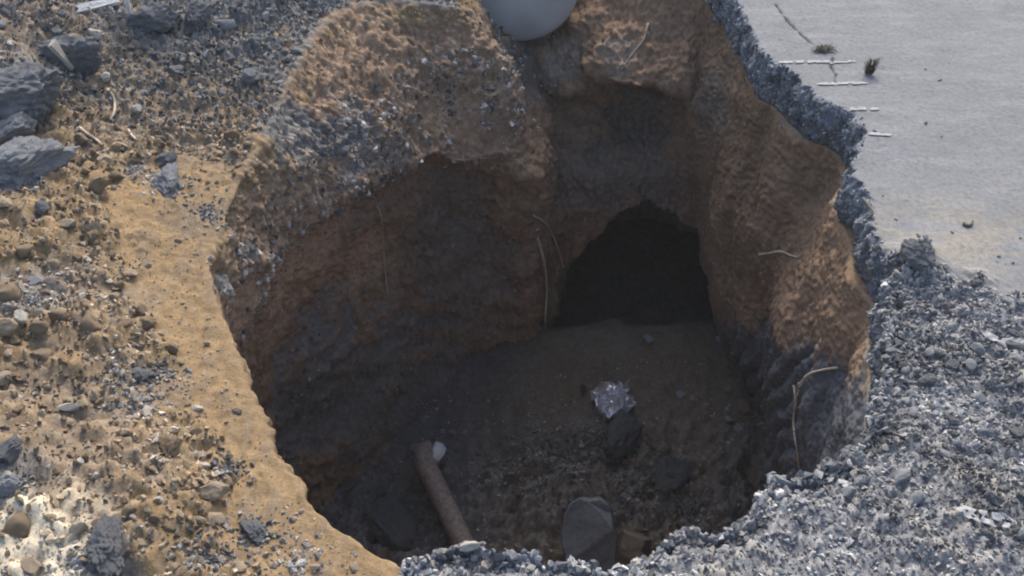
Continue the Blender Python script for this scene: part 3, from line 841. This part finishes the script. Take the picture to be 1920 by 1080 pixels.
gravel('gravel', fq[ids], NQ[ids], .003, .011, [(.09, .105, .125), (.13, .145, .165), (.19, .205, .22), (.34, .34, .33)], 'dark aggregate bristling from the broken asphalt edge', 'gravel', .1)
tanpal = [(.25, .19, .125), (.22, .168, .113), (.28, .225, .16), (.20, .155, .108), (.33, .285, .22), (.24, .21, .175)]
ids = evenpick(np.where(areaw)[0], flat, 11000, .008)
gravel('gravel', flat[ids], N[ids], .002, .013, tanpal, 'fine tan grit over the brown rubble of the bank', 'gravel')
ids = evenpick(np.where(near_bank & (yg < 2.75) & (smooth_bank > .4))[0], flat, 1500, .012)
gravel('gravel', flat[ids], N[ids], .0015, .005, tanpal[:3], 'sparse sandy grit on the smooth ochre slope', 'gravel', .1)
ids = evenpick(np.where(near_bank & (yg >= 2.7))[0], flat, 12000, .010)
gp = flat[ids]
darkpal = [(.11, .115, .12), (.15, .155, .16), (.20, .20, .20), (.28, .275, .265), (.24, .195, .145), (.085, .09, .095)]
gravel('gravel', gp, N[ids], .003, .013, darkpal, 'dark asphalt crumbs strewn beyond the sandy bank', 'gravel')
wallsel = np.where((is_wall > .9) & (z > -.44) & (z < -.12) & (x < .05) & (x > -.8) & (y > 2.3) & (mid + .8 * big > -.02))[0]
ids = evenpick(wallsel, flat, 2400, .011)
gravel('gravel', flat[ids], N[ids], .003, .019, [(.14, .135, .13), (.25, .235, .215), (.42, .40, .37), (.22, .175, .135), (.17, .13, .10), (.10, .10, .105), (.36, .35, .34)], 'pale pebbles embedded in the shaded wall below the sandy bank', 'gravel', -.1)
wu = np.where((is_wall > .5) & (z > -.5) & (x < .25) & (y > 2.3) & (y < 4.2) & (row < NW - 1))[0]
ids = evenpick(wu, flat, 5200, .010)
gravel('gravel', flat[ids], N[ids], .002, .011, [(.22, .155, .105), (.26, .19, .135), (.19, .14, .10), (.30, .235, .175), (.16, .13, .10), (.36, .32, .27)], 'brown earth crumbs on the upper wall below the sandy bank', 'gravel', -.1)
wr = np.where((is_wall > .9) & (z > -1.2) & (x > .25) & (y > 1.7) & (y < 4.2) & (tm < .1) & (mid + .5 * big > -.1))[0]
ids = evenpick(wr, flat, 2200, .016)
gravel('gravel', flat[ids], N[ids], .002, .009, [(.24, .175, .12), (.28, .21, .15), (.18, .14, .105), (.20, .17, .14)], 'sparse brown crumbs on the back and road side walls of the pit', 'gravel', -.2)
lw = np.where((is_wall > .9) & (z < -.75) & (z > -1.6) & (x < .1) & (y > 2.3))[0]
ids = evenpick(lw, flat, 1200, .02)
gravel('gravel', flat[ids], N[ids], .004, .016, [(.16, .16, .165), (.24, .235, .23), (.12, .12, .125)], 'dull pebbles embedded low in the dark clay wall', 'gravel', -.25)
ids = evenpick(np.where((pf[:, 1] > 2.0) & (pf[:, 1] < 3.15))[0], pf, 5000, .012)
gravel('gravel', pf[ids], np.tile((0, 0, 1.0), (len(ids), 1)), .003, .012, [(.18, .16, .135), (.22, .195, .165), (.13, .125, .12), (.3, .28, .25)], 'dull grit over the shaded pit floor', 'gravel', .1)
def cluster(spots, n, smin, smax, pal, label):
    pts, nn = [], []
    for (u, v, rad) in spots:
        h = px(u, v)
        for k in range(int(n * rad / .1)):
            a, rr_ = random.uniform(0, 6.28), rad * abs(random.gauss(0, .6))
            g = down(h[0].x + math.cos(a) * rr_, h[0].y + math.sin(a) * rr_, h[0].z + .15)
            if g: pts.append(g[0][:]); nn.append(g[1][:])
    gravel('gravel', np.array(pts), np.array(nn), smin, smax, pal, label, 'gravel', .15)
cluster([(320, 345, .10), (250, 320, .06), (60, 350, .07), (225, 700, .11), (260, 760, .07), (300, 700, .06), (480, 1000, .07), (560, 1060, .08), (430, 880, .05), (60, 560, .10), (30, 900, .06), (150, 1045, .08), (390, 400, .05), (455, 480, .06), (425, 545, .035), (400, 1050, .08)],
        260, .003, .011, [(.18, .185, .19), (.23, .23, .23), (.3, .29, .27), (.13, .135, .14), (.36, .33, .28)], 'patches of grey asphalt crumbs lying on the ochre bank')
cluster([(1060, 870, .12), (1010, 830, .08), (1130, 840, .12), (1220, 870, .12), (1240, 930, .12), (1010, 900, .10), (1300, 960, .10), (930, 880, .08), (1180, 920, .10)],
        330, .004, .020, [(.13, .13, .13), (.17, .165, .155), (.10, .102, .106), (.22, .21, .19), (.15, .125, .095)], 'dark rubble crumbs strewn over the middle of the pit floor')
rd = np.where((topm > .9) & (crumb < .3) & (rowq < rowsA - 17) & (fq[:, 1] > 1.6) & (sd > -.5))[0]
ids = evenpick(rd, fq, 420, .02)
wsel = rng.random(len(ids)) < np.exp(-np.abs(sd[ids]) / .09)
ids = ids[wsel]
gravel('gravel', fq[ids], NQ[ids], .002, .007, asphpal[:5], 'scattered grit on the sound road beside the crumbled edge', 'gravel', .2)

# ------------------------------------------------------------------ tubes: roots, twigs, pipes
def tube_mesh(name, pts, radii, mat, seg_=8, steps=8, wob=0.0):
    pts = [Vector(p) for p in pts]
    dense, rr = [], []
    n = len(pts)
    for i in range(n - 1):
        p0, p1, p2, p3 = pts[max(i - 1, 0)], pts[i], pts[i + 1], pts[min(i + 2, n - 1)]
        for s in range(steps):
            t = s / steps
            dense.append(.5 * ((2 * p1) + (p2 - p0) * t + (2 * p0 - 5 * p1 + 4 * p2 - p3) * t * t + (3 * p1 - p0 - 3 * p2 + p3) * t ** 3))
            rr.append(radii[i] * (1 - t) + radii[i + 1] * t)
    dense.append(pts[-1]); rr.append(radii[-1])
    V, F = [], []
    prev = None
    for i, p in enumerate(dense):
        d = (dense[min(i + 1, len(dense) - 1)] - dense[max(i - 1, 0)]).normalized()
        if prev is None:
            a = d.orthogonal().normalized()
        else:
            a = (prev - d * prev.dot(d)).normalized()
        prev = a
        b = d.cross(a)
        for k in range(seg_):
            th = 2 * math.pi * k / seg_
            r_ = rr[i] * (1 + wob * random.uniform(-1, 1))
            V.append(p + (a * math.cos(th) + b * math.sin(th)) * r_)
    for i in range(len(dense) - 1):
        for k in range(seg_):
            F.append((i * seg_ + k, i * seg_ + (k + 1) % seg_, (i + 1) * seg_ + (k + 1) % seg_, (i + 1) * seg_ + k))
    c0, c1 = len(V), len(V) + 1
    V += [dense[0], dense[-1]]
    V = [tuple(v) for v in V]
    me = bpy.data.meshes.new(name)
    tri = [(c0, (k + 1) % seg_, k) for k in range(seg_)]
    base = (len(dense) - 1) * seg_
    tri += [(c1, base + k, base + (k + 1) % seg_) for k in range(seg_)]
    me.from_pydata(V, [], F + tri)
    me.materials.append(mat)
    for p in me.polygons: p.use_smooth = True
    me.update()
    return me
def root(label, pxs, r0, r1, mat=M_ROOT, lift=.008, trees=(BV_G,), name='root', cat='root', bow=0.0):
    P3 = []
    for i, (u, v) in enumerate(pxs):
        h = px(u, v, trees)
        off = lift + bow * math.sin(math.pi * i / (len(pxs) - 1))
        P3.append(h[0] + (h[1] * .5 - ray(u, v) * .5).normalized() * off)
    n = len(P3)
    rad = [r0 + (r1 - r0) * i / (n - 1) for i in range(n)]
    org = P3[0]
    me = tube_mesh(name, [p - org for p in P3], rad, mat, 7, 6, .12)
    o = link(name, me, label=label, category=cat)
    o.location = org
    return o
root('long pale root hanging straight down beside the tunnel mouth', [(1008, 445), (1018, 490), (1021, 540), (1022, 590), (1020, 630), (1016, 660)], .006, .004, bow=.01)
root('thin arched root curving down between the hanging root and tunnel', [(1000, 402), (1022, 418), (1038, 450), (1052, 495), (1057, 525), (1058, 556)], .004, .0025, bow=.008)
root('faint root dangling from under the gravel layer in the wall', [(706, 385), (714, 410), (718, 450), (722, 500), (727, 560)], .003, .002)
root('short pale root poking sideways from the brown wall beside the road', [(1424, 477), (1445, 474), (1466, 473), (1484, 478), (1495, 484)], .0045, .0025)
root('pale root bending over the grooved dark wall', [(1572, 688), (1545, 694), (1520, 703), (1504, 720), (1496, 742)], .004, .003)
root('thin root trailing down the grooved dark wall', [(1490, 722), (1494, 750), (1490, 785), (1492, 820), (1497, 850), (1500, 878)], .0045, .002)
root('fine root creeping along the lip of the upper back wall', [(1215, 45), (1205, 75), (1192, 95), (1178, 112), (1165, 128)], .004, .002)
root('curved pale twig lying on the ochre bank', [(201, 168), (212, 178), (216, 195), (212, 212), (205, 225)], .005, .003, M_PALEROOT, .005, name='twig', cat='twig')
root('straight brown twig beside the curved pale twig', [(150, 240), (166, 252), (180, 262), (192, 272)], .005, .003, M_PALEROOT, .005, name='twig', cat='twig')
root('short pale twig on the ochre patch beyond the brown twig', [(238, 240), (246, 252), (256, 262)], .005, .003, M_PALEROOT, .004, name='twig', cat='twig')
root('dark thin crooked twig on the ochre in front of the brown twig', [(165, 298), (185, 288), (205, 280), (218, 268), (240, 276)], .004, .003, M_ROOT, .004, name='twig', cat='twig')
root('small wiry twig sticking up from the broken road edge', [(1622, 372), (1630, 388), (1636, 403), (1630, 410)], .004, .003, M_WEED, .012, (BV_R,), name='twig', cat='twig')
root('small dark curled twig lying alone on the road dust', [(1806, 420), (1812, 424), (1819, 423), (1823, 416)], .005, .003, M_WEED, .005, (BV_R,), name='twig', cat='twig')

# upright stake, slanting plank, pale blade-shaped shard at the back of the bank
def box_thing(name, label, cat, mat, loc, rot, dims, taper=1.0, seed=0):
    bm = bmesh.new()
    bmesh.ops.create_cube(bm, size=1)
    bmesh.ops.subdivide_edges(bm, edges=bm.edges[:], cuts=4, use_grid_fill=True)
    rr = random.Random(seed)
    for v in bm.verts:
        t = v.co.x + .5
        v.co.y *= 1 + (taper - 1) * t; v.co.z *= 1 + (taper - 1) * t * .5
        v.co.x *= dims[0]; v.co.y *= dims[1]; v.co.z *= dims[2]
        v.co += Vector((rr.uniform(-1, 1), rr.uniform(-1, 1), rr.uniform(-1, 1))) * min(dims) * .06
    me = bpy.data.meshes.new(name); bm.to_mesh(me); bm.free()
    me.materials.append(mat)
    o = link(name, me, label=label, category=cat)
    o.location = loc; o.rotation_euler = rot
    return o
h = px(176, 18); box_thing('wood_plank', 'pale grey plank edge slanting out of the dark crumbs', 'plank', M_WOOD, h[0] + Vector((0, 0, .012)), (.5, -.05, .45), (.16, .03, .014), .8, 2)
h = px(246, 34); box_thing('wooden_stake', 'thin grey stake standing upright in the dark crumbs', 'stake', M_WOOD, h[0] + Vector((0, .0, .05)), (0, R(-88), .1), (.14, .018, .012), .9, 3)
h = px(126, 128); box_thing('stone_shard', 'pale blade-shaped shard leaning on a black asphalt block', 'stone shard', M_PALE, h[0] + Vector((0, -.01, .045)), (.3, R(68), .2), (.095, .03, .014), .35, 4)

# brown pipe with an elbow and a pale collar, leaning on the pit floor
A = px(876, 1045, (BV_F,))[0] + Vector((0, 0, .03))
B = px(797, 872, (BV_F,))[0] + Vector((0, -.05, .10))
e = bpy.data.objects.new('brown_pipe', None); COL.objects.link(e)
e['label'] = 'brown pipe with bent top and pale collar leaning from the pit floor'; e['category'] = 'pipe'
e.location = A
d = (B - A)
link('tube', tube_mesh('tube', [Vector((0, 0, 0)) - d * .15, d * .3, d * .6, d * .92, d * 1.02 + Vector((.012, .01, .006)), d * 1.06 + Vector((.045, .006, .004))],
     [.040, .040, .039, .041, .043, .041], M_RUST, 20, 8, .015), e)
c0 = d * 1.06 + Vector((.040, .006, .004))
link('collar', tube_mesh('collar', [c0, c0 + Vector((.016, -.004, -.008)), c0 + Vector((.034, -.010, -.022))], [.036, .047, .040], M_RAG, 18, 5, .08), e)

# large capped pipe at the back of the pit
pc = Vector((.03, 3.84, -.085)); PR = .222
e = bpy.data.objects.new('drain_pipe', None); COL.objects.link(e)
e['label'] = 'large pale blue-grey drain pipe end jutting over the back of the pit'; e['category'] = 'pipe'
e.location = pc; e.rotation_euler = (R(6), 0, R(3))
def lathe(name, prof, mat, seg_=72):
    V, F = [], []
    for (yy, r_) in prof:
        for k in range(seg_):
            a = 2 * math.pi * k / seg_
            V.append((r_ * math.cos(a), yy, r_ * math.sin(a)))
    for i in range(len(prof) - 1):
        for k in range(seg_):
            F.append((i * seg_ + k, i * seg_ + (k + 1) % seg_, (i + 1) * seg_ + (k + 1) % seg_, (i + 1) * seg_ + k))
    return mesh(name, V, F, mat, True)
link('pipe_body', lathe('pipe_body', [(.012, PR - .006), (.05, PR - .003), (.3, PR - .003), (.7, PR - .003), (1.2, PR - .003)], M_PIPE), e)
link('end_cap', lathe('end_cap', [(.05, PR + .001), (.02, PR), (.006, PR - .004), (-.004, PR - .016), (-.010, PR - .04), (-.018, PR * .6), (-.024, PR * .3), (-.026, .0008)], M_PIPE), e)

# crumpled silver wrapper
def crumple(name, mat, a, b, hgt, seed, n=46):
    g = np.linspace(-1, 1, n)
    X, Y = np.meshgrid(g, g)
    p = np.stack([X.ravel(), Y.ravel(), np.zeros(X.size)], -1)
    r_ = np.linalg.norm(p[:, :2], axis=1)
    def fold(s, o): return np.abs(noise(p, s, seed + o))
    zz = hgt * (1 - .7 * np.clip(r_, 0, 1.3) ** 2) + hgt * (1.9 * fold(1.5, 0) + 1.1 * fold(3.1, 7) + .15 * fold(8, 3))
    xy = p[:, :2] * (1 - .25 * np.clip(r_ - .9, 0, 1))[:, None] + np.stack([noise(p, 3, seed + 20), noise(p, 3, seed + 30)], -1) * .16
    v = np.stack([xy[:, 0] * a, xy[:, 1] * b, zz - hgt * .5], -1)
    return mesh(name, v, gridfaces(n, n, False), mat, False)
h = px(1150, 752, (BV_F,))
o = link('silver_wrapper', crumple('silver_wrapper', M_FOIL, .085, .075, .042, 3), label='crumpled shiny silver wrapper on the mound before the tunnel', category='wrapper')
o.location = h[0] + Vector((0, 0, .004)); o.rotation_euler = (.25, 0, .4)

# ------------------------------------------------------------------ road markings (parts of the road), dry weeds, debris
def drape(name, outline_uv, mat, parent, jitter=.003, lift=.0035, nx=90, ny=9, worn=.35, seed=1):
    """thin worn paint: a strip between two pixel ends, laid on the road's own surface"""
    (u0, v0), (u1, v1), wid = outline_uv
    a, b = Vector(px(u0, v0, (BV_R,))[0]), Vector(px(u1, v1, (BV_R,))[0])
    ex = (b - a); L = ex.length; ex.normalize(); ey = Vector((-ex.y, ex.x, 0))
    V, F = [], []
    for i in range(nx):
        for j in range(ny):
            s = i / (nx - 1); t = j / (ny - 1) - .5
            ww = wid * (1 + .25 * noise(np.array([[s * L * 30, seed, 0.0]]))[0]) * min(1, 6 * s + .2, 6 * (1 - s) + .2)
            q = a + ex * (s * L) + ey * (t * ww)
            hh = down(q.x, q.y, 1.0, (BV_R,))
            V.append((q.x, q.y, (hh[0].z if hh else 0) + lift))
    keep = []
    vv = np.array(V)
    for i in range(nx - 1):
        for j in range(ny - 1):
            f = (i * ny + j, (i + 1) * ny + j, (i + 1) * ny + j + 1, i * ny + j + 1)
            c_ = vv[list(f)].mean(0)
            if noise(c_[None] * (1, 1, 0), 55, seed)[0] < worn: keep.append(f)
    me = mesh(name, vv, keep, mat, True)
    return link(name, me, parent)
for k, (a, b, wd) in enumerate([((1450, 119), (1606, 116), .015), ((1530, 159), (1628, 157), .015), ((1584, 207), (1650, 205), .017), ((1626, 252), (1672, 254), .014)]):
    drape('painted_line', (a, b, wd), M_PAINT, road, seed=k + 2, worn=.30)
drape('painted_line', ((1842, 630), (1919, 644), .030), M_PAINT, road, seed=11, worn=.25, lift=.007)
drape('painted_line', ((1790, 958), (1905, 985), .030), M_PAINT, road, seed=12, worn=.12, lift=.007)
drape('painted_line', ((1545, 905), (1592, 912), .022), M_PAINT, road, seed=14, worn=.15, lift=.007)

def weed(label, u, v, wpx, hgt, n, seed, flat_=False):
    rr = random.Random(seed)
    h = px(u, v, (BV_R,))
    s = size_px(h, wpx)
    V, F = [], []
    for k in range(n):
        th = rr.uniform(0, 6.28); L = s * rr.uniform(.5, 1.1); up = hgt * rr.uniform(.2, 1.0)
        bx, by = rr.uniform(-.4, .4) * s, rr.uniform(-.25, .25) * s
        w_ = .0022
        prev = None
        for i in range(5):
            t = i / 4
            c_ = Vector((bx + math.cos(th) * L * t, by + math.sin(th) * L * .6 * t, up * math.sin(t * (2.6 if flat_ else 1.7)) + .001))
            nn = Vector((-math.sin(th), math.cos(th), .3)) * w_ * (1 - .8 * t)
            V += [tuple(c_ - nn), tuple(c_ + nn)]
            if i: F.append((len(V) - 4, len(V) - 3, len(V) - 1, len(V) - 2))
    o = link('dry_weed', mesh('dry_weed', V, F, M_WEED, False), label=label, category='weed')
    o.location = h[0]
    return o
weed('flat dark tuft of dry weed at the end of the road crack', 1543, 98, 46, .022, 130, 3, True)
weed('upright dark tuft of dry weed standing on the open road', 1628, 138, 30, .055, 90, 4)
deb = [(1722, 443, 14), (1710, 455, 12), (1724, 456, 10), (1785, 436, 9), (1736, 231, 12), (1762, 151, 10), (1765, 257, 7), (1735, 130, 6), (1655, 367, 6), (1640, 246, 8), (1615, 222, 9), (1680, 412, 8)]
for (u, v, wp) in deb:
    at_px('stone', random.choice(P_ASPH), u, v, wp, random.uniform(0, 6), 0, .2, (1, .7, .6), (BV_R,),
          label='single dark crumb lying on the sound dusty road', category='stone', group='dark crumbs on the sound road')

# ------------------------------------------------------------------ added haze that lifts the dark tones of the pit
hz = bpy.data.materials.new('veil_haze'); hz.use_nodes = True
hn, hl = hz.node_tree.nodes, hz.node_tree.links
hn.remove(hn['Principled BSDF'])
pv = hn.new('ShaderNodeVolumePrincipled')
pv.inputs['Color'].default_value = (.97, .98, 1.0, 1)
pv.inputs['Density'].default_value = 0.0034
hl.new(pv.outputs[0], hn['Material Output'].inputs['Volume'])
bx_ = [(a, b_, c_) for c_ in (-3.0, 2.1) for a, b_ in ((-34, -34), (34, -34), (34, 38), (-34, 38))]
link('haze', mesh('haze', bx_, [(3, 2, 1, 0), (4, 5, 6, 7), (0, 1, 5, 4), (1, 2, 6, 5), (2, 3, 7, 6), (3, 0, 4, 7)], hz, False), kind='stuff',
     label='thin added haze lifting the dark tones of the dig', category='haze')
